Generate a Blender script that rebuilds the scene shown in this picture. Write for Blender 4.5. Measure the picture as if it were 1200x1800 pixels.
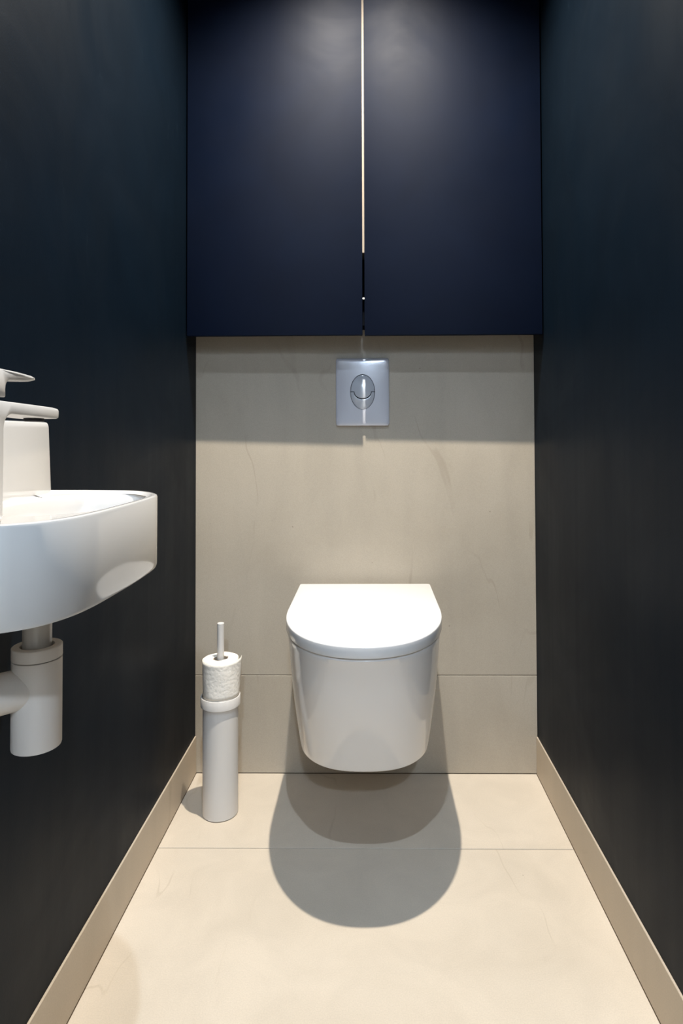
import bpy, bmesh, math, random
from mathutils import Vector, Matrix
random.seed(7)
for o in list(bpy.data.objects): bpy.data.objects.remove(o)
S = bpy.context.scene
C = S.collection

# ------------------------------------------------------------------ camera
F, CX, CY = 1100.0, 636.96, 743.8            # focal length and principal point in pixels of 1200x1800
PITCH, ROLL, YAW, EYE = 0.0223, -0.0037, -0.0114, 0.9195
def camera():
    f = Vector((math.sin(YAW)*math.cos(PITCH), math.cos(YAW)*math.cos(PITCH), math.sin(PITCH)))
    r = Vector((math.cos(YAW), -math.sin(YAW), 0)); u = r.cross(f)
    r2 = math.cos(ROLL)*r + math.sin(ROLL)*u
    u2 = -math.sin(ROLL)*r + math.cos(ROLL)*u
    cd = bpy.data.cameras.new('camera'); co = bpy.data.objects.new('camera', cd); C.objects.link(co)
    m = Matrix((( r2.x, u2.x, -f.x, 0), (r2.y, u2.y, -f.y, 0), (r2.z, u2.z, -f.z, EYE), (0, 0, 0, 1)))
    co.matrix_world = m
    cd.sensor_width = 36; cd.sensor_height = 36; cd.sensor_fit = 'AUTO'
    cd.lens = F*36/1800
    cd.shift_x = (600-CX)/1800; cd.shift_y = (CY-900)/1800
    cd.clip_start = 0.01
    S.camera = co
camera()

# ------------------------------------------------------------------ light and exposure
S.view_settings.view_transform = 'Standard'; S.view_settings.look = 'None'
S.view_settings.gamma = 1; S.view_settings.use_curve_mapping = False
S.view_settings.exposure = 0.0
w = bpy.data.worlds.new('world'); S.world = w; w.use_nodes = True
w.node_tree.nodes['Background'].inputs[0].default_value = (0.75, 0.85, 1.0, 1)
w.node_tree.nodes['Background'].inputs[1].default_value = 0.05
WARM = (1.0, 0.92, 0.80); COOL = (0.66, 0.81, 1.0)
LAMP_NEAR_TOILET = dict(loc=(-0.0145, 1.195, 2.412), power=264, color=WARM, size=math.radians(122), blend=1.0, radius=0.013)
LAMP_NEAR_BASIN = dict(loc=(-0.03, 0.25, 2.412), power=80, color=COOL, size=math.radians(125), blend=0.9, radius=0.013)
LAMP_HALL = dict(loc=(0.20, -1.85, 2.40), power=250, color=COOL, size=math.radians(175), blend=1.0, radius=0.04)

# ------------------------------------------------------------------ dimensions (metres)
XL, XR = -0.4791, 0.4509                       # faces of the skirting tiles
D = 1.7318                                     # face of the back wall tiles
WL, WR = XL-0.004, XR+0.004                    # painted wall faces
YF = -0.40                                     # doorway wall behind the camera
ZC = 2.45

# ------------------------------------------------------------------ helpers
def new_obj(name, me, mat=None, parent=None, smooth=None):
    o = bpy.data.objects.new(name, me); C.objects.link(o)
    if mat: me.materials.append(mat)
    if parent is not None: o.parent = parent
    if smooth is not None:
        me.shade_smooth(); me.set_sharp_from_angle(angle=math.radians(smooth))
    return o
def mesh_from(verts, faces, name='mesh'):
    me = bpy.data.meshes.new(name); me.from_pydata([tuple(v) for v in verts], [], faces); me.update()
    bm = bmesh.new(); bm.from_mesh(me); bmesh.ops.recalc_face_normals(bm, faces=bm.faces); bm.to_mesh(me); bm.free()
    return me
def box_mesh(lo, hi, bev=0.0, seg=2):
    bm = bmesh.new(); bmesh.ops.create_cube(bm, size=1)
    for v in bm.verts:
        v.co = Vector([(lo[i]+hi[i])/2 + v.co[i]*(hi[i]-lo[i]) for i in range(3)])
    if bev: bmesh.ops.bevel(bm, geom=bm.edges[:], offset=bev, segments=seg, affect='EDGES', profile=0.5)
    me = bpy.data.meshes.new('box'); bm.to_mesh(me); bm.free(); return me
def box(name, lo, hi, mat, parent=None, bev=0.0, seg=2):
    return new_obj(name, box_mesh(lo, hi, bev, seg), mat, parent, 30 if bev else None)
def boxes_mesh(lst):
    vs, fs = [], []
    for lo, hi in lst:
        b = len(vs)
        for k in range(8): vs.append((hi[0] if k & 1 else lo[0], hi[1] if k & 2 else lo[1], hi[2] if k & 4 else lo[2]))
        for f in ((0,2,3,1),(4,5,7,6),(0,1,5,4),(2,6,7,3),(0,4,6,2),(1,3,7,5)): fs.append([b+i for i in f])
    return mesh_from(vs, fs)
def loft(loops, cap0=True, cap1=True, closed=True):
    n = len(loops[0]); vs = [v for l in loops for v in l]; fs = []
    for k in range(len(loops)-1):
        for i in range(n if closed else n-1):
            j = (i+1) % n
            fs.append((k*n+i, k*n+j, (k+1)*n+j, (k+1)*n+i))
    if cap0: fs.append(tuple(range(n-1, -1, -1)))
    if cap1: fs.append(tuple(range((len(loops)-1)*n, len(loops)*n)))
    return mesh_from(vs, fs)
def lathe(profile, cx=0, cy=0, n=64, cap0=True, cap1=True):
    return loft([[(cx+r*math.cos(2*math.pi*i/n), cy+r*math.sin(2*math.pi*i/n), z) for i in range(n)] for r, z in profile], cap0, cap1)
def tube_mesh(a, b, r, n=40):
    a, b = Vector(a), Vector(b); d = (b-a).normalized()
    p = d.cross(Vector((0, 0, 1)));  p = p.normalized() if p.length > 1e-4 else Vector((1, 0, 0)); q = d.cross(p)
    ring = lambda c: [c + r*(math.cos(2*math.pi*i/n)*p + math.sin(2*math.pi*i/n)*q) for i in range(n)]
    return loft([ring(a), ring(b)])
def thing(name, label, cat, loc, group=None):
    o = bpy.data.objects.new(name, None); C.objects.link(o); o.location = loc; o.empty_display_size = 0.05
    o['label'] = label; o['category'] = cat
    if group: o['group'] = group
    return o
def keep(child_parent):                        # parts are built in world coordinates
    for ch in child_parent.children:
        ch.matrix_parent_inverse = Matrix.Translation(-Vector(child_parent.location))
def struct(o): o['kind'] = 'structure'; return o

# ------------------------------------------------------------------ materials
def mat(name, color, rough=0.5, spec=0.5, metal=0.0, coat=0.0, coat_rough=0.05):
    m = bpy.data.materials.new(name); m.use_nodes = True
    b = m.node_tree.nodes['Principled BSDF']
    b.inputs['Base Color'].default_value = (*color, 1); b.inputs['Roughness'].default_value = rough
    b.inputs['Metallic'].default_value = metal; b.inputs['Specular IOR Level'].default_value = spec
    b.inputs['Coat Weight'].default_value = coat; b.inputs['Coat Roughness'].default_value = coat_rough
    return m
class N:
    def __init__(s, m): s.t = m.node_tree; s.b = s.t.nodes['Principled BSDF']
    def n(s, kind, **kw):
        x = s.t.nodes.new(kind)
        for k, v in kw.items():
            if k in x.inputs: x.inputs[k].default_value = v
            else: setattr(x, k, v)
        return x
    def l(s, a, b): s.t.links.new(a, b)
    def coord(s, scale=(1,1,1), rand=False):
        tc = s.n('ShaderNodeTexCoord'); mp = s.n('ShaderNodeMapping'); mp.inputs['Scale'].default_value = scale
        s.l(tc.outputs['Object'], mp.inputs['Vector'])
        if rand:
            oi = s.n('ShaderNodeObjectInfo'); ml = s.n('ShaderNodeMath', operation='MULTIPLY'); ml.inputs[1].default_value = 13.0
            cb = s.n('ShaderNodeCombineXYZ'); s.l(oi.outputs['Random'], ml.inputs[0])
            s.l(ml.outputs[0], cb.inputs[0]); s.l(ml.outputs[0], cb.inputs[1]); s.l(cb.outputs[0], mp.inputs['Location'])
        return mp.outputs[0]
    def noise(s, vec, scale, detail=3, rough=0.5, dist=0.0):
        x = s.n('ShaderNodeTexNoise'); x.inputs['Scale'].default_value = scale; x.inputs['Detail'].default_value = detail
        x.inputs['Roughness'].default_value = rough; x.inputs['Distortion'].default_value = dist; s.l(vec, x.inputs['Vector']); return x.outputs['Fac']
    def ramp(s, fac, stops):
        r = s.n('ShaderNodeValToRGB'); e = r.color_ramp.elements
        while len(e) < len(stops): e.new(0.5)
        for k, (p, c) in enumerate(stops): e[k].position = p; e[k].color = (*c, 1) if len(c) == 3 else c
        s.l(fac, r.inputs['Fac']); return r.outputs['Color']
    def mix(s, fac, a, b, mode='MIX'):
        x = s.n('ShaderNodeMix', data_type='RGBA', blend_type=mode)
        if isinstance(fac, float): x.inputs['Factor'].default_value = fac
        else: s.l(fac, x.inputs['Factor'])
        for sock, v in ((x.inputs[6], a), (x.inputs[7], b)):
            if isinstance(v, tuple): sock.default_value = (*v, 1)
            else: s.l(v, sock)
        return x.outputs[2]
    def bump(s, height, strength=0.1, dist=0.001):
        x = s.n('ShaderNodeBump'); x.inputs['Strength'].default_value = strength; x.inputs['Distance'].default_value = dist
        s.l(height, x.inputs['Height']); s.l(x.outputs[0], s.b.inputs['Normal'])

def stone(name, base, lo, hi, rough=0.55):
    m = mat(name, base, rough, 0.4); k = N(m)
    v = k.coord(rand=True)
    big = k.noise(v, 2.2, 4, 0.55, 0.6)
    col = k.ramp(big, [(0.3, lo), (0.5, base), (0.72, hi)])
    cloud = k.ramp(k.noise(k.coord((5, 5, 1.2), True), 1.6, 5, 0.6, 0.8), [(0.35, (0.93,)*3), (0.65, (1.0,)*3)])
    col = k.mix(1.0, col, cloud, 'MULTIPLY')
    fine = k.ramp(k.noise(v, 420, 2, 0.7), [(0.3, (0.93,)*3), (0.65, (1.03,)*3)])
    col = k.mix(1.0, col, fine, 'MULTIPLY')
    # hairline veins: thin level lines of a low-frequency noise, broken up
    vn = k.noise(k.coord((2.0, 0.7, 0.7), True), 1.5, 4, 0.5, 0.4)
    line = k.ramp(vn, [(0.492, (0,)*3), (0.498, (1,)*3), (0.504, (0,)*3)])
    brk = k.ramp(k.noise(v, 5, 2), [(0.48, (0,)*3), (0.62, (1,)*3)])
    msk = k.mix(1.0, line, brk, 'MULTIPLY')
    sc = k.n('ShaderNodeMath', operation='MULTIPLY'); sc.inputs[1].default_value = 0.45; k.l(msk, sc.inputs[0])
    col = k.mix(sc.outputs[0], col, (base[0]*0.62, base[1]*0.58, base[2]*0.52))
    # few dark specks
    vo = k.n('ShaderNodeTexVoronoi'); vo.inputs['Scale'].default_value = 16; k.l(v, vo.inputs['Vector'])
    sp = k.ramp(vo.outputs['Distance'], [(0.02, (1,)*3), (0.032, (0,)*3)])
    gate = k.ramp(k.noise(v, 9, 1), [(0.55, (0,)*3), (0.6, (1,)*3)])
    spm = k.mix(1.0, sp, gate, 'MULTIPLY')
    sc2 = k.n('ShaderNodeMath', operation='MULTIPLY'); sc2.inputs[1].default_value = 0.6; k.l(spm, sc2.inputs[0])
    col = k.mix(sc2.outputs[0], col, (0.12, 0.09, 0.06))
    k.l(col, k.b.inputs['Base Color'])
    rr = k.ramp(big, [(0.3, (rough-0.08,)*3), (0.7, (rough+0.08,)*3)]); k.l(rr, k.b.inputs['Roughness'])
    k.bump(k.noise(v, 260, 3, 0.6), 0.12, 0.0006)
    return m
M = {}
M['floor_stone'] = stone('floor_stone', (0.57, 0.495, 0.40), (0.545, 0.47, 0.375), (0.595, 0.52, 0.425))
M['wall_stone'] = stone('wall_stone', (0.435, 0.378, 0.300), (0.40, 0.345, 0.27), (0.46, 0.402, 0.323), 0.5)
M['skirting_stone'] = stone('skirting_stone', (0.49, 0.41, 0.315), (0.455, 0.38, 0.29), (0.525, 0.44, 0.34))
M['grout'] = mat('grout', (0.20, 0.14, 0.09), 0.9, 0.2)

def paint(name, base, scuff, rough, spec, streak=0.35):
    m = mat(name, base, rough, spec); k = N(m)
    v = k.coord()
    mott = k.noise(v, 6, 4, 0.55, 0.5)
    col = k.ramp(mott, [(0.3, tuple(c*0.9 for c in base)), (0.7, tuple(c*1.12 for c in base))])
    scf = k.noise(k.coord((1, 7, 2.2)), 5.0, 6, 0.7, 1.2)
    sm = k.ramp(scf, [(0.63, (0,)*3), (0.78, (1,)*3)])
    col = k.mix(sm, col, scuff)
    k.l(col, k.b.inputs['Base Color'])
    rr = k.ramp(k.noise(v, 3.5, 5, 0.6, 1.0), [(0.3, (rough-0.04,)*3), (0.7, (rough+0.06,)*3)]); k.l(rr, k.b.inputs['Roughness'])
    add = k.n('ShaderNodeMath', operation='ADD')
    st = k.n('ShaderNodeMath', operation='MULTIPLY'); st.inputs[1].default_value = 14.0
    k.l(k.noise(k.coord((9, 9, 0.25)), 1.6, 2, 0.4), st.inputs[0])
    k.l(st.outputs[0], add.inputs[0]); k.l(k.noise(v, 380, 2, 0.6), add.inputs[1])
    k.bump(add.outputs[0], streak, 0.0006)
    return m
M['navy_wall'] = paint('navy_wall', (0.0019, 0.0053, 0.0104), (0.0050, 0.0102, 0.0170), 0.46, 0.085, 0.14)
M['navy_door'] = paint('navy_door', (0.0012, 0.0043, 0.0150), (0.0020, 0.0055, 0.0165), 0.56, 0.115, 0.08)
M['navy_dark'] = mat('navy_dark', (0.0015, 0.0025, 0.005), 0.8, 0.05)
M['raw_board'] = mat('raw_board', (0.30, 0.255, 0.21), 0.6, 0.3)
M['white_paint'] = mat('white_paint', (0.78, 0.78, 0.76), 0.7, 0.3)
M['hall_floor'] = stone('hall_floor', (0.62, 0.53, 0.42), (0.59, 0.50, 0.39), (0.65, 0.56, 0.45))

def glaze(name, base, rough=0.06, coat=0.6):
    m = mat(name, base, rough, 0.5, 0, coat, 0.03); k = N(m)
    k.bump(k.noise(k.coord(), 7, 2, 0.4), 0.015, 0.002); return m
M['ceramic'] = glaze('ceramic', (0.78, 0.77, 0.76), 0.04, 0.0)
M['seat_plastic'] = mat('seat_plastic', (0.68, 0.67, 0.66), 0.14, 0.5)
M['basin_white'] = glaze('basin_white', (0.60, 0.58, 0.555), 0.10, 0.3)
M['tap_white'] = mat('tap_white', (0.58, 0.56, 0.535), 0.32, 0.4)
def satin(name, base, rough):
    m = mat(name, base, rough, 0.45); k = N(m); k.bump(k.noise(k.coord(), 900, 2, 0.6), 0.06, 0.0003); return m
M['holder_grey'] = satin('holder_grey', (0.63, 0.60, 0.565), 0.42)
M['trap_grey'] = satin('trap_grey', (0.62, 0.575, 0.525), 0.38)
M['pipe_grey'] = mat('pipe_grey', (0.46, 0.43, 0.39), 0.3, 0.6)
M['steel'] = mat('steel', (0.55, 0.52, 0.49), 0.32, 0.5, 0.85)
M['satin_chrome'] = mat('satin_chrome', (0.56, 0.56, 0.61), 0.16, 0.7, 0.1)
M['button_chrome'] = mat('button_chrome', (0.54, 0.56, 0.61), 0.10, 0.8, 0.15)
M['black_gap'] = mat('black_gap', (0.01, 0.01, 0.012), 0.7, 0.2)
M['card'] = mat('card', (0.45, 0.36, 0.27), 0.9, 0.1)
def paper():
    m = mat('tissue', (0.84, 0.79, 0.71), 0.95, 0.1); k = N(m)
    v = k.coord()
    vo = k.n('ShaderNodeTexVoronoi'); vo.feature = 'SMOOTH_F1'; vo.inputs['Scale'].default_value = 125; k.l(v, vo.inputs['Vector'])
    ad = k.n('ShaderNodeMath', operation='ADD'); k.l(vo.outputs['Distance'], ad.inputs[0]); k.l(k.noise(v, 60, 3, 0.6, 2.0), ad.inputs[1])
    k.bump(ad.outputs[0], 0.38, 0.0020); return m
M['tissue'] = paper()
def emitter(name, color, power):
    m = mat(name, (0.8, 0.8, 0.8)); b = m.node_tree.nodes['Principled BSDF']
    b.inputs['Emission Color'].default_value = (*color, 1); b.inputs['Emission Strength'].default_value = power; return m
M['lens_warm'] = emitter('lens_warm', WARM, 30); M['lens_cool'] = emitter('lens_cool', COOL, 20)

# ------------------------------------------------------------------ the room
struct(box('wall_left', (WL-0.10, YF-0.10, 0), (WL, D+0.12, ZC), M['navy_wall']))
struct(box('wall_right', (WR, YF-0.10, 0), (WR+0.10, D+0.12, ZC), M['navy_wall']))
struct(box('ceiling', (-1.5, -2.0, ZC), (1.5, D+0.12, ZC+0.1), M['navy_wall']))
fl = struct(box('floor', (WL, YF-0.10, -0.05), (WR, D+0.02, -0.0022), M['grout']))
G = 0.0011
for y0, y1 in ((1.4196+G, D-0.0005), (0.52+G, 1.4196-G), (-0.38+G, 0.52-G)):
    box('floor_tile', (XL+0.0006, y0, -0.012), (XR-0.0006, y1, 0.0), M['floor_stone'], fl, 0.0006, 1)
wb = struct(box('wall_back', (WL, D+0.0025, 0), (WR, D+0.12, ZC), M['grout']))
for z0, z1 in ((0.0012, 0.2661-G), (0.2661+G, 1.60), (1.6022, ZC)):
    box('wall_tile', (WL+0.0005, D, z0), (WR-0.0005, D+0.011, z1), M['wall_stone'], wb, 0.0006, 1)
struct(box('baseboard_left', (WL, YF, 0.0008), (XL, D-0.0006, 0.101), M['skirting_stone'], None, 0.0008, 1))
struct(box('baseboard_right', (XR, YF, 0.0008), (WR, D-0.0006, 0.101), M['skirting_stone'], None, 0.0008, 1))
# doorway and hall behind the camera
struct(new_obj('wall_front', boxes_mesh([((WL, YF-0.10, 0), (-0.40, YF, ZC)), ((0.38, YF-0.10, 0), (WR, YF, ZC)), ((-0.40, YF-0.10, 2.08), (0.38, YF, ZC))]), M['navy_wall']))
struct(new_obj('trim_1', boxes_mesh([((-0.40, YF-0.10, 0), (-0.375, YF+0.006, 2.08)), ((0.355, YF-0.10, 0), (0.38, YF+0.006, 2.08)), ((-0.375, YF-0.10, 2.055), (0.355, YF+0.006, 2.08))]), M['white_paint']))
struct(new_obj('wall_hall', boxes_mesh([((-1.5, -2.1, 0), (1.5, -2.0, ZC)), ((-1.5, -2.0, 0), (-1.4, YF-0.10, ZC)), ((1.4, -2.0, 0), (1.5, YF-0.10, ZC)),
        ((-1.4, YF-0.11, 0), (WL-0.1, YF-0.10, ZC)), ((WR+0.1, YF-0.11, 0), (1.4, YF-0.10, ZC))]), M['white_paint']))
struct(box('floor_hall', (-1.4, -2.0, -0.05), (1.4, YF-0.10, -0.001), M['hall_floor']))

# ------------------------------------------------------------------ ceiling lamps
def downlight(name, label, spec, lens_mat, r=0.042):
    x, y, z = spec['loc']
    t = thing(name, label, 'downlight', (x, y, ZC), 'recessed ceiling downlights')
    new_obj('trim_ring', lathe([(r, ZC-0.001), (r+0.004, ZC-0.004), (r-0.006, ZC-0.006), (r-0.010, ZC-0.001)], x, y, 48, False, False), M['white_paint'], t, 40)
    new_obj('lens', lathe([(0.0005, ZC-0.002), (r-0.011, ZC-0.002)], x, y, 48, True, False), lens_mat, t)
    ld = bpy.data.lights.new('lamp_light', 'SPOT'); lo = bpy.data.objects.new('lamp_light', ld); C.objects.link(lo)
    lo.location = spec['loc']; lo.parent = t
    ld.energy = spec['power']; ld.color = spec['color']; ld.spot_size = spec['size']; ld.spot_blend = spec['blend']; ld.shadow_soft_size = spec['radius']
    keep(t)
downlight('downlight', 'round recessed downlight in the ceiling above the toilet', LAMP_NEAR_TOILET, M['lens_warm'])
downlight('downlight', 'round recessed downlight in the ceiling above the washbasin', LAMP_NEAR_BASIN, M['lens_cool'])
downlight('downlight', 'round recessed downlight in the ceiling of the white hall', LAMP_HALL, M['lens_cool'], 0.11)

# ------------------------------------------------------------------ toilet
TX = -0.0145
def dshape(hw, rear, ystr, tip, z, n=2.2, cnt=72, rc=0.006):
    pts = []
    for k in range(5):                                   # rear right corner
        a = math.pi/2*(1-k/4); pts.append((TX+hw-rc+rc*math.cos(a), rear-rc+rc*math.sin(a), z))
    b = ystr-tip
    for k in range(cnt+1):
        a = math.pi*k/cnt; c, s = math.cos(a), math.sin(a)
        pts.append((TX + hw*math.copysign(abs(c)**(2/n), c), ystr - b*abs(s)**(2/n), z))
    for k in range(5):
        a = math.pi/2*(k/4); pts.append((TX-hw+rc-rc*math.cos(a), rear-rc+rc*math.sin(a), z))
    return pts
toilet = thing('toilet', 'white glossy wall-hung toilet with its flat lid closed', 'toilet', (TX, D, 0.2))
ZB, ZT = 0.215, 0.4955
def bowl_loop(t, z, inset=0.0):
    hw = 0.1505 + (0.1725-0.1505)*t + 0.003*math.sin(math.pi*t)
    tip = 1.331 + (1.2005-1.331)*t - 0.004*math.sin(math.pi*t)
    ystr = 1.515 + (1.46-1.515)*t
    return dshape(hw-inset, D-0.0006, ystr, tip+inset, z, 2.5-0.3*t)
loops = []
R0 = 0.0035
for a in (0, 22, 45, 67, 90):
    s = math.radians(a); z = ZB+R0*(1-math.cos(s)); loops.append(bowl_loop((z-ZB)/(ZT-ZB), z, R0*(1-math.sin(s))))
for k in range(1, 24):
    t = k/24; z = ZB+R0+(ZT-0.004-ZB-R0)*t; loops.append(bowl_loop((z-ZB)/(ZT-ZB), z))
for a in (0, 30, 60, 90):
    s = math.radians(a); loops.append(bowl_loop(1.0, ZT-0.004+0.004*math.sin(s), 0.004*(1-math.cos(s))))
new_obj('bowl', loft(loops), M['ceramic'], toilet, 40)
def slab(z0, z1, inset, bev, bevb):
    L = []
    for a in (0, 45, 90):
        s = math.radians(a); L.append((z0+bevb*(1-math.cos(s)), bevb*(1-math.sin(s))))
    for a in (0, 30, 60, 90):
        s = math.radians(a); L.append((z1-bev+bev*math.sin(s), bev*(1-math.cos(s))))
    return loft([dshape(0.176-inset-i, 1.707-inset-i, 1.46, 1.1936+inset+i, z) for z, i in L])
new_obj('seat', slab(0.4957, 0.4985, 0.009, 0.0008, 0.0008), M['seat_plastic'], toilet, 40)
new_obj('lid', slab(0.4988, 0.522, 0.0, 0.0025, 0.0015), M['seat_plastic'], toilet, 50)
for s in (-1, 1):
    new_obj('hinge', tube_mesh((TX+s*0.10-0.02, 1.7155, 0.506), (TX+s*0.10+0.02, 1.7155, 0.506), 0.009), M['steel'], toilet, 40)
keep(toilet)

# ------------------------------------------------------------------ cabinet above
YD = 1.6321; ZD = 1.1868; GAPX = -0.0150; TH = 0.018
cab = thing('wall_cabinet', 'tall dark navy two-door cabinet built in above the flush plate', 'cabinet', (GAPX, D, ZD))
new_obj('carcass', boxes_mesh([((WL+0.0015, YD+TH+0.012, ZD+0.030), (WR-0.0015, D-0.0006, ZD+0.046)), ((WL+0.0015, YD+TH+0.012, ZD+0.046), (WL+0.018, D-0.0006, ZC-0.002)),
        ((WR-0.018, YD+TH+0.012, ZD+0.046), (WR-0.0015, D-0.0006, ZC-0.002)), ((WL+0.018, D-0.012, ZD+0.046), (WR-0.018, D-0.0006, ZC-0.002))]), M['navy_dark'], cab)
new_obj('divider', boxes_mesh([((GAPX-0.010, YD+TH+0.003, 1.4096), (GAPX+0.010, D-0.014, ZC-0.002))]), M['raw_board'], cab)
new_obj('bumper', lathe([(0.003, 1.2846), (0.004, 1.2856), (0.004, 1.2886), (0.003, 1.2896)], GAPX, YD+TH+0.006, 16), M['white_paint'], cab, 40)
def door(x0, x1, d0, d1, z0):                          # d0/d1: how far each side stands proud
    lo = Vector((x0, YD, z0)); me = box_mesh((x0, YD, z0), (x1, YD+TH, ZC-0.004), 0.0008, 2)
    for v in me.vertices:
        t = (v.co.x-x0)/(x1-x0); v.co.y -= d0+(d1-d0)*t
    return new_obj('door', me, M['navy_door'], cab, 30)
door(WL+0.004, GAPX-0.0028, -0.001, 0.0040, ZD)
door(GAPX+0.0028, WR-0.004, -0.0005, 0.0030, ZD-0.0005)
keep(cab)

# ------------------------------------------------------------------ flush plate
px, pz, pw, ph = -0.0193, 1.0438, 0.0735, 0.0930
plate = thing('flush_plate', 'square grey flush plate with an oval split button on the beige tile wall', 'flush plate', (px, D, pz))
OA, OB, OX, OZ = 0.0336, 0.0478, 0.0003, 0.0
def rrect(hw, hh, r):
    out = []
    for k in range(128):
        a = 2*math.pi*k/128; dx, dz = OA*math.cos(a), OB*math.sin(a); lo, hi = 0.0, 10.0
        for _ in range(40):
            m = (lo+hi)/2; qx, qz = abs(dx*m)-(hw-r), abs(dz*m)-(hh-r)
            sdf = math.hypot(max(qx, 0), max(qz, 0))+min(max(qx, qz), 0)-r
            if sdf < 0: lo = m
            else: hi = m
        out.append((dx*lo, dz*lo))
    return out
def plate_mesh():
    base = rrect(pw, ph, 0.005); n = len(base); L = []
    dome = lambda u, v: 0.0035*(1-(u/pw)**2)*(1-(v/ph)**2)**0.5 if abs(v) < ph else 0
    for ins, dep in ((0.0006, 0.0), (0.0, 0.0008), (0.0, 0.0075), (0.0006, 0.0088), (0.0018, 0.0098)):
        L.append([(px+u*(1-ins/pw), D-0.0006-dep, pz+v*(1-ins/ph)) for u, v in base])
    for t in (0.12, 0.25, 0.4, 0.55, 0.7, 0.85, 1.0):
        ring = []
        for u, v in base:
            a = math.atan2(v/OB, u/OA)
            eu, ev = OX+(OA+0.0009)*math.cos(a), OZ+(OB+0.0009)*math.sin(a)
            x, z = (u*0.975)*(1-t)+eu*t, (v*0.98)*(1-t)+ev*t
            ring.append((px+x, D-0.0006-0.0098-dome(x, z), pz+z))
        L.append(ring)
    L.append([(x, y+0.0060, z) for x, y, z in L[-1]])
    return loft(L, True, True)
new_obj('plate_body', plate_mesh(), M['satin_chrome'], plate, 35)
YB = D-0.0006-0.0098-0.0018
rx, rz = 0.0236, 0.0192
def bdome(x, z): q = 1-(x/OA)**2-(z/OB)**2; return 0.0060*max(q, 0.0)
def pt(x, z, extra=0.0): return (px+OX+x, YB-bdome(x, z)-extra, pz+OZ+z)
def upper_button():
    e = 0.0007; bd = []
    for k in range(33): a = math.pi*k/32; bd.append(((OA-e)*math.cos(a), e+(OB-2*e)*math.sin(a)))
    for k in range(25): a = math.pi+math.pi*k/24; bd.append(((rx-e)*math.cos(a), e+(rz-e)*math.sin(a)))
    c = (0, 0.010); L = [[(x_, y_+0.004, z_) for x_, y_, z_ in [pt(x, z) for x, z in bd]]]
    for t in (0, 0.03, 0.1, 0.2, 0.35, 0.5, 0.65, 0.8, 0.93):
        L.append([pt(x+(c[0]-x)*t, z+(c[1]-z)*t, 0.0 if t == 0 else 0.0005) for x, z in bd])
    return loft(L, True, True)
def lower_button():
    e = 0.0007; rows = []
    for k in range(33):
        a = math.pi+math.pi*k/32
        o = ((OA-e)*math.cos(a), -e+(OB-e)*math.sin(a)); i = ((rx+e)*math.cos(a), -e+(rz+e)*math.sin(a))
        rows.append((o, i))
    L = []
    for k, (o, i) in enumerate(rows):
        sec = []
        for t in (0, 0.06, 0.25, 0.5, 0.75, 0.94, 1): x, z = o[0]+(i[0]-o[0])*t, o[1]+(i[1]-o[1])*t; sec.append(pt(x, z, 0.0 if t in (0, 1) else 0.0005))
        for t in (1, 0): x, z = o[0]+(i[0]-o[0])*t, o[1]+(i[1]-o[1])*t; q = pt(x, z); sec.append((q[0], q[1]+0.004, q[2]))
        L.append(sec)
    return loft(L, True, True)
new_obj('button', upper_button(), M['button_chrome'], plate, 35)
new_obj('button', lower_button(), M['button_chrome'], plate, 35)
el = lambda y: [(px+OX+(OA+0.0005)*math.cos(2*math.pi*k/48), y, pz+OZ+(OB+0.0005)*math.sin(2*math.pi*k/48)) for k in range(48)]
new_obj('button_gap_shade', loft([el(YB+0.0042), el(YB+0.0030)]), M['black_gap'], plate)  # black oval behind the buttons, painting in the shade of their gaps
keep(plate)

# ------------------------------------------------------------------ brush holder with spare roll
HX, HY, HR = -0.3700, 1.5530, 0.0430
hold = thing('toilet_brush_holder', 'tall slim pale grey cylindrical brush holder standing in the corner', 'brush holder', (HX, HY, 0))
new_obj('tube', lathe([(HR-0.002, 0.0006), (HR, 0.0026), (HR, 0.262), (HR-0.003, 0.2625)], HX, HY, 80), M['holder_grey'], hold, 40)
CR = 0.0480
new_obj('collar', lathe([(HR-0.004, 0.2627), (CR-0.001, 0.2627), (CR, 0.2637), (CR, 0.2855), (CR-0.0008, 0.2865), (CR-0.0025, 0.2865), (CR-0.003, 0.2860), (CR-0.003, 0.2790), (0.010, 0.2785)], HX, HY, 80, True, True), M['holder_grey'], hold, 40)
new_obj('brush_handle', lathe([(0.0085, 0.2786), (0.0085, 0.4609), (0.0077, 0.4617)], HX, HY, 32), M['holder_grey'], hold, 40)
keep(hold)

RX, RY, RR, RZ0, RZ1 = HX+0.0005, HY-0.0005, 0.0426, 0.2796, 0.3765
roll = thing('toilet_roll', 'white toilet paper roll slipped over the handle of the brush holder', 'toilet roll', (RX, RY, RZ0))
def roll_mesh():
    prof = [(0.0178, RZ0), (RR-0.0015, RZ0), (RR, RZ0+0.002), (RR+0.0004, (RZ0+RZ1)/2), (RR, RZ1-0.0022), (RR-0.0018, RZ1), (0.0190, RZ1), (0.0178, RZ1-0.001)]
    fine = []
    for (a, b) in zip(prof, prof[1:]):
        st = 10 if abs(b[1]-a[1]) > 0.02 else (6 if abs(b[0]-a[0]) > 0.01 else 2)
        for k in range(st): t = k/st; fine.append((a[0]+(b[0]-a[0])*t, a[1]+(b[1]-a[1])*t))
    n = 96; L = []
    for r, z in fine:
        ring = []
        for k in range(n):
            a = 2*math.pi*k/n; f = max(0, (r-0.02)/(RR-0.02))
            rr = r*(1+f*(0.010*math.sin(2*a+0.6)+0.006*math.sin(3*a+2)))
            zz = z + (0.0006*math.sin(5*a) + 0.0012*math.cos(a-0.4))*(1 if z > 0.34 else 0)
            ring.append((RX+rr*math.cos(a), RY+rr*math.sin(a), zz))
        L.append(ring)
    L.append(L[0]); return loft(L, False, False)
new_obj('paper', roll_mesh(), M['tissue'], roll, 50)
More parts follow.
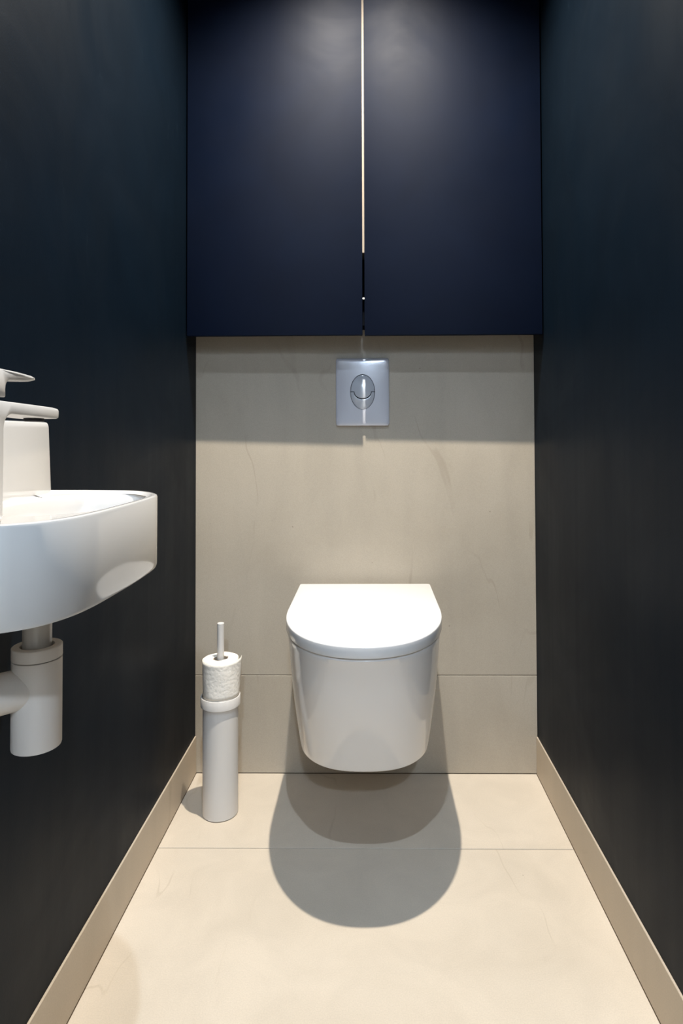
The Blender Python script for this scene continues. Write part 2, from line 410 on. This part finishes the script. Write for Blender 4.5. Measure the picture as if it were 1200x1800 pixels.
new_obj('core', lathe([(0.0178, RZ0+0.001), (0.0178, RZ1-0.0015), (0.0168, RZ1-0.0015), (0.0168, RZ0+0.001), (0.0178, RZ0+0.001)], RX, RY, 48, False, False), M['card'], roll, 40)
def flap():                                            # loose last sheet standing off the roll
    L = []; n = 44
    for k in range(n+1):
        t = k/n; a = math.radians(-215+231*t)
        off = 0.0004*min(1, 4*t) + 0.0075*max(0, t-0.80)**1.3/0.125
        row = []
        for j in range(13):
            s = j/12; z = RZ0+0.0085+(RZ1-RZ0-0.0105)*s + (0.004*max(0, t-0.84)/0.16*s)
            o2 = off*(0.35+0.65*s) + 0.0005*math.sin(17*t+5*s)
            r = RR*(1+0.010*math.sin(2*a+0.6)+0.006*math.sin(3*a+2))+0.0003+o2
            row.append((RX+r*math.cos(a), RY+r*math.sin(a), z))
        L.append(row)
    me = loft(L, False, False, closed=False)
    return me
fo = new_obj('loose_sheet', flap(), M['tissue'], roll, 60)
sd = fo.modifiers.new('solid', 'SOLIDIFY'); sd.thickness = 0.0003; sd.offset = 0
keep(roll)

# ------------------------------------------------------------------ washbasin
ZR, ZBB = 0.848, 0.758
basin = thing('washbasin', 'small white wall-hung hand basin with a rounded front and tall upstand', 'washbasin', (WL, 0.68, ZBB))
ctrl = [(WL+0.0008, 0.866), (-0.43, 0.866), (-0.38, 0.8635), (-0.325, 0.853), (-0.296, 0.834), (-0.2755, 0.806), (-0.2665, 0.782), (-0.2625, 0.752), (-0.2605, 0.700), (-0.2610, 0.645),
        (-0.2630, 0.597), (-0.2690, 0.562), (-0.2830, 0.533), (-0.307, 0.5135), (-0.345, 0.4990), (-0.40, 0.4930), (WL+0.0008, 0.492)]
def spline(P, per=8):
    out = []
    for i in range(len(P)-1):
        p0, p1, p2, p3 = P[max(i-1, 0)], P[i], P[i+1], P[min(i+2, len(P)-1)]
        for k in range(per):
            t = k/per
            out.append(tuple(0.5*((2*p1[j])+(-p0[j]+p2[j])*t+(2*p0[j]-5*p1[j]+4*p2[j]-p3[j])*t*t+(-p0[j]+3*p1[j]-3*p2[j]+p3[j])*t**3) for j in (0, 1)))
    out.append(P[-1]); return out
OUT = spline(ctrl)
yn, yf = 0.492, 0.866
nb = 24
for k in range(1, nb): OUT.append((WL+0.0008, yn+(yf-yn)*k/nb))
def inset(pts, d):
    n = len(pts); res = []
    for i in range(n):
        a, b = Vector(pts[(i-1) % n]), Vector(pts[(i+1) % n]); t = (b-a).normalized(); nrm = Vector((t.y, -t.x))
        p = Vector(pts[i]); c = p + nrm*d
        c.x = max(c.x, WL+0.0008+d*0.0) if False else c.x
        res.append((c.x, c.y))
    return res
# make sure the inset goes inwards
def area(p): return 0.5*sum(p[i][0]*p[(i+1) % len(p)][1]-p[(i+1) % len(p)][0]*p[i][1] for i in range(len(p)))
SG = 1.0 if area(OUT) < 0 else -1.0
ring = lambda d, z: [(x, y, z) for x, y in inset(OUT, SG*d)]
BC = (-0.350, 0.715)
def bowl_ring(s, z):                                   # rounded bowl opening, mapped point for point from the outline
    res = []
    for x, y in OUT:
        a = math.atan2(y-BC[1], x-BC[0]); c, q = math.cos(a), math.sin(a)
        ex, ey, n = (0.070, 0.128, 3.0) if q > 0 else (0.070, 0.110, 2.6)
        r = (abs(c/ex)**n+abs(q/ey)**n)**(-1/n)
        res.append((BC[0]+s*r*c, BC[1]+s*r*q, z))
    return res
L = [ring(0.004, ZBB), ring(0.0012, ZBB+0.0008), ring(0.0, ZBB+0.004), ring(0.0, ZBB+0.045), ring(0.0, ZR-0.0025), ring(0.0008, ZR-0.0007), ring(0.0026, ZR),
     ring(0.0070, ZR), ring(0.0086, ZR-0.0008), ring(0.0100, ZR-0.0030), ring(0.0120, ZR-0.0038)]
L += [bowl_ring(1.02, ZR-0.0038), bowl_ring(1.0, ZR-0.0044), bowl_ring(0.97, ZR-0.0085), bowl_ring(0.93, ZR-0.020), bowl_ring(0.88, ZR-0.036), bowl_ring(0.80, ZR-0.050),
      bowl_ring(0.65, ZR-0.058), bowl_ring(0.4, ZR-0.061), bowl_ring(0.1, ZR-0.063)]
new_obj('basin_body', loft(L), M['basin_white'], basin, 40)
# upstand along the wall
def upstand():
    y0, y1, z0, z1 = 0.494, 0.8625, ZR-0.006, 0.9415
    L = []
    for dx, ins in ((0.0, 0.0), (0.0395, 0.0), (0.0415, 0.0007), (0.0425, 0.0025)):
        x = WL+0.0010+dx; sec = []
        tp = 0.0075; r = 0.0075
        sec.append((x, y0+ins, z0)); 
        for k in range(7): a = math.pi-math.pi/2*k/6; sec.append((x, y0+tp+ins+r+r*math.cos(a), z1-ins-r+r*math.sin(a)))
        for k in range(7): a = math.pi/2-math.pi/2*k/6; sec.append((x, y1-tp-ins-r+r*math.cos(a), z1-ins-r+r*math.sin(a)))
        sec.append((x, y1-ins, z0)); L.append(sec)
    return loft(L)
new_obj('upstand', upstand(), M['basin_white'], basin, 40)
new_obj('drain', lathe([(0.021, ZR-0.0628), (0.021, ZR-0.0605), (0.018, ZR-0.0590), (0.004, ZR-0.0595)], BC[0], BC[1], 40), M['steel'], basin, 40)
keep(basin)

# ------------------------------------------------------------------ tap
FX, FW = -0.3600, 0.0200
tap = thing('basin_tap', 'white single-lever tap standing on the near end of the hand basin', 'tap', (FX, 0.557, ZR-0.003))
def extrude_profile(prof, hw, bev, tip_y, tip_round, narrow=0.0):
    n = len(prof); L = []
    cy = sum(p[0] for p in prof)/n
    for u in (-1.0, -0.97, -0.9, -0.75, -0.5, 0.0, 0.5, 0.75, 0.9, 0.97, 1.0):
        sh = bev*(1-math.sqrt(max(0, 1-((abs(u)*hw-(hw-bev))/bev)**2))) if abs(u)*hw > hw-bev else 0.0
        P2 = [Vector(p) for p in prof]; sec = []
        for i in range(n):
            a, b = P2[i-1], P2[(i+1) % n]; t = (b-a).normalized(); nr = Vector((-t.y, t.x))
            q = P2[i]+nr*sh
            f = max(0, (q.x-(tip_y-0.05))/0.05)
            yy = q.x - tip_round*f*abs(u)**3
            sec.append((FX+u*hw*(1-narrow*f), yy, q.y))
        L.append(sec)
    return loft(L)
zb = ZR-0.0005
def arc(cx, cz, r, a0, a1, n=6): return [(cx+r*math.cos(math.radians(a0+(a1-a0)*k/n)), cz+r*math.sin(math.radians(a0+(a1-a0)*k/n))) for k in range(n+1)]
body_prof = [(0.536, zb), (0.5785, zb), (0.5790, 0.900)] + arc(0.5925, 0.9290, 0.0135, 180, 92) + [(0.640, 0.9415), (0.6815, 0.9405), (0.6852, 0.9418), (0.6860, 0.9460), (0.6858, 0.9495), (0.6830, 0.9515), (0.672, 0.9525), (0.64, 0.9532), (0.59, 0.9542), (0.536, 0.9552)]
new_obj('spout_body', extrude_profile(body_prof, FW, 0.0018, 0.686, 0.0045), M['tap_white'], tap, 35)
lev_prof = [(0.538, 0.9580), (0.5808, 0.9580), (0.5815, 0.9660)] + arc(0.5895, 0.9670, 0.0078, 180, 95) + [(0.620, 0.9762), (0.640, 0.9778), (0.6515, 0.9800), (0.6505, 0.9815), (0.640, 0.9828), (0.60, 0.9838), (0.575, 0.9842), (0.538, 0.9846)]
new_obj('lever', extrude_profile(lev_prof, FW-0.0005, 0.0012, 0.652, 0.016, 0.12), M['tap_white'], tap, 35)
new_obj('cartridge_neck', lathe([(0.0165, 0.9550), (0.0165, 0.9584)], FX, 0.558, 40), M['black_gap'], tap, 40)
new_obj('aerator', lathe([(0.009, 0.9375), (0.010, 0.9380), (0.010, 0.9412)], FX, 0.667, 32), M['black_gap'], tap, 40)
new_obj('base_ring', lathe([(0.0262, ZR-0.0037), (0.0268, ZR-0.0030), (0.0268, ZR-0.0012), (0.0255, ZR-0.0002)], FX, 0.557, 48), M['tap_white'], tap, 40)
keep(tap)

# ------------------------------------------------------------------ drain trap under the basin
PX, PY, PR = -0.3720, 0.700, 0.0257
trap = thing('bottle_trap', 'pale grey cylindrical bottle trap hanging under the hand basin', 'drain trap', (PX, PY, 0.578))
new_obj('tailpipe', lathe([(0.0150, 0.6700), (0.0150, ZBB-0.0005)], PX, PY, 48), M['pipe_grey'], trap, 40)
new_obj('collar_nut', lathe([(PR-0.0006, 0.6755), (PR+0.0002, 0.6760), (PR+0.0002, 0.6882), (PR-0.0006, 0.6890), (0.0178, 0.6890), (0.0172, 0.6880), (0.0172, 0.6740)], PX, PY, 64, False, False), M['trap_grey'], trap, 40)
new_obj('trap_body', lathe([(PR-0.0020, 0.5775), (PR-0.0004, 0.5782), (PR, 0.5798), (PR, 0.6742), (PR-0.0006, 0.6748), (0.0158, 0.6748)], PX, PY, 64), M['trap_grey'], trap, 40)
oz, orr = 0.6445, 0.0218
dirv = Vector((-1, -0.98, 0)).normalized(); a0 = Vector((PX, PY, oz)); Lw = (WL+0.0006-PX)/dirv.x
op = new_obj('outlet_pipe', tube_mesh(a0+dirv*0.008, a0+dirv*(Lw-0.020), orr), M['trap_grey'], trap, 40)
new_obj('coupling', tube_mesh(a0+dirv*0.046, a0+dirv*0.075, orr+0.0016), M['trap_grey'], op, 40)
new_obj('wall_rose', loft([[(WL+dx, PY+dirv.y*Lw+r*math.cos(2*math.pi*k/48), oz+r*math.sin(2*math.pi*k/48)) for k in range(48)] for dx, r in ((0.0005, 0.036), (0.004, 0.036), (0.008, 0.031), (0.022, 0.029))]), M['trap_grey'], op, 40)
keep(trap)
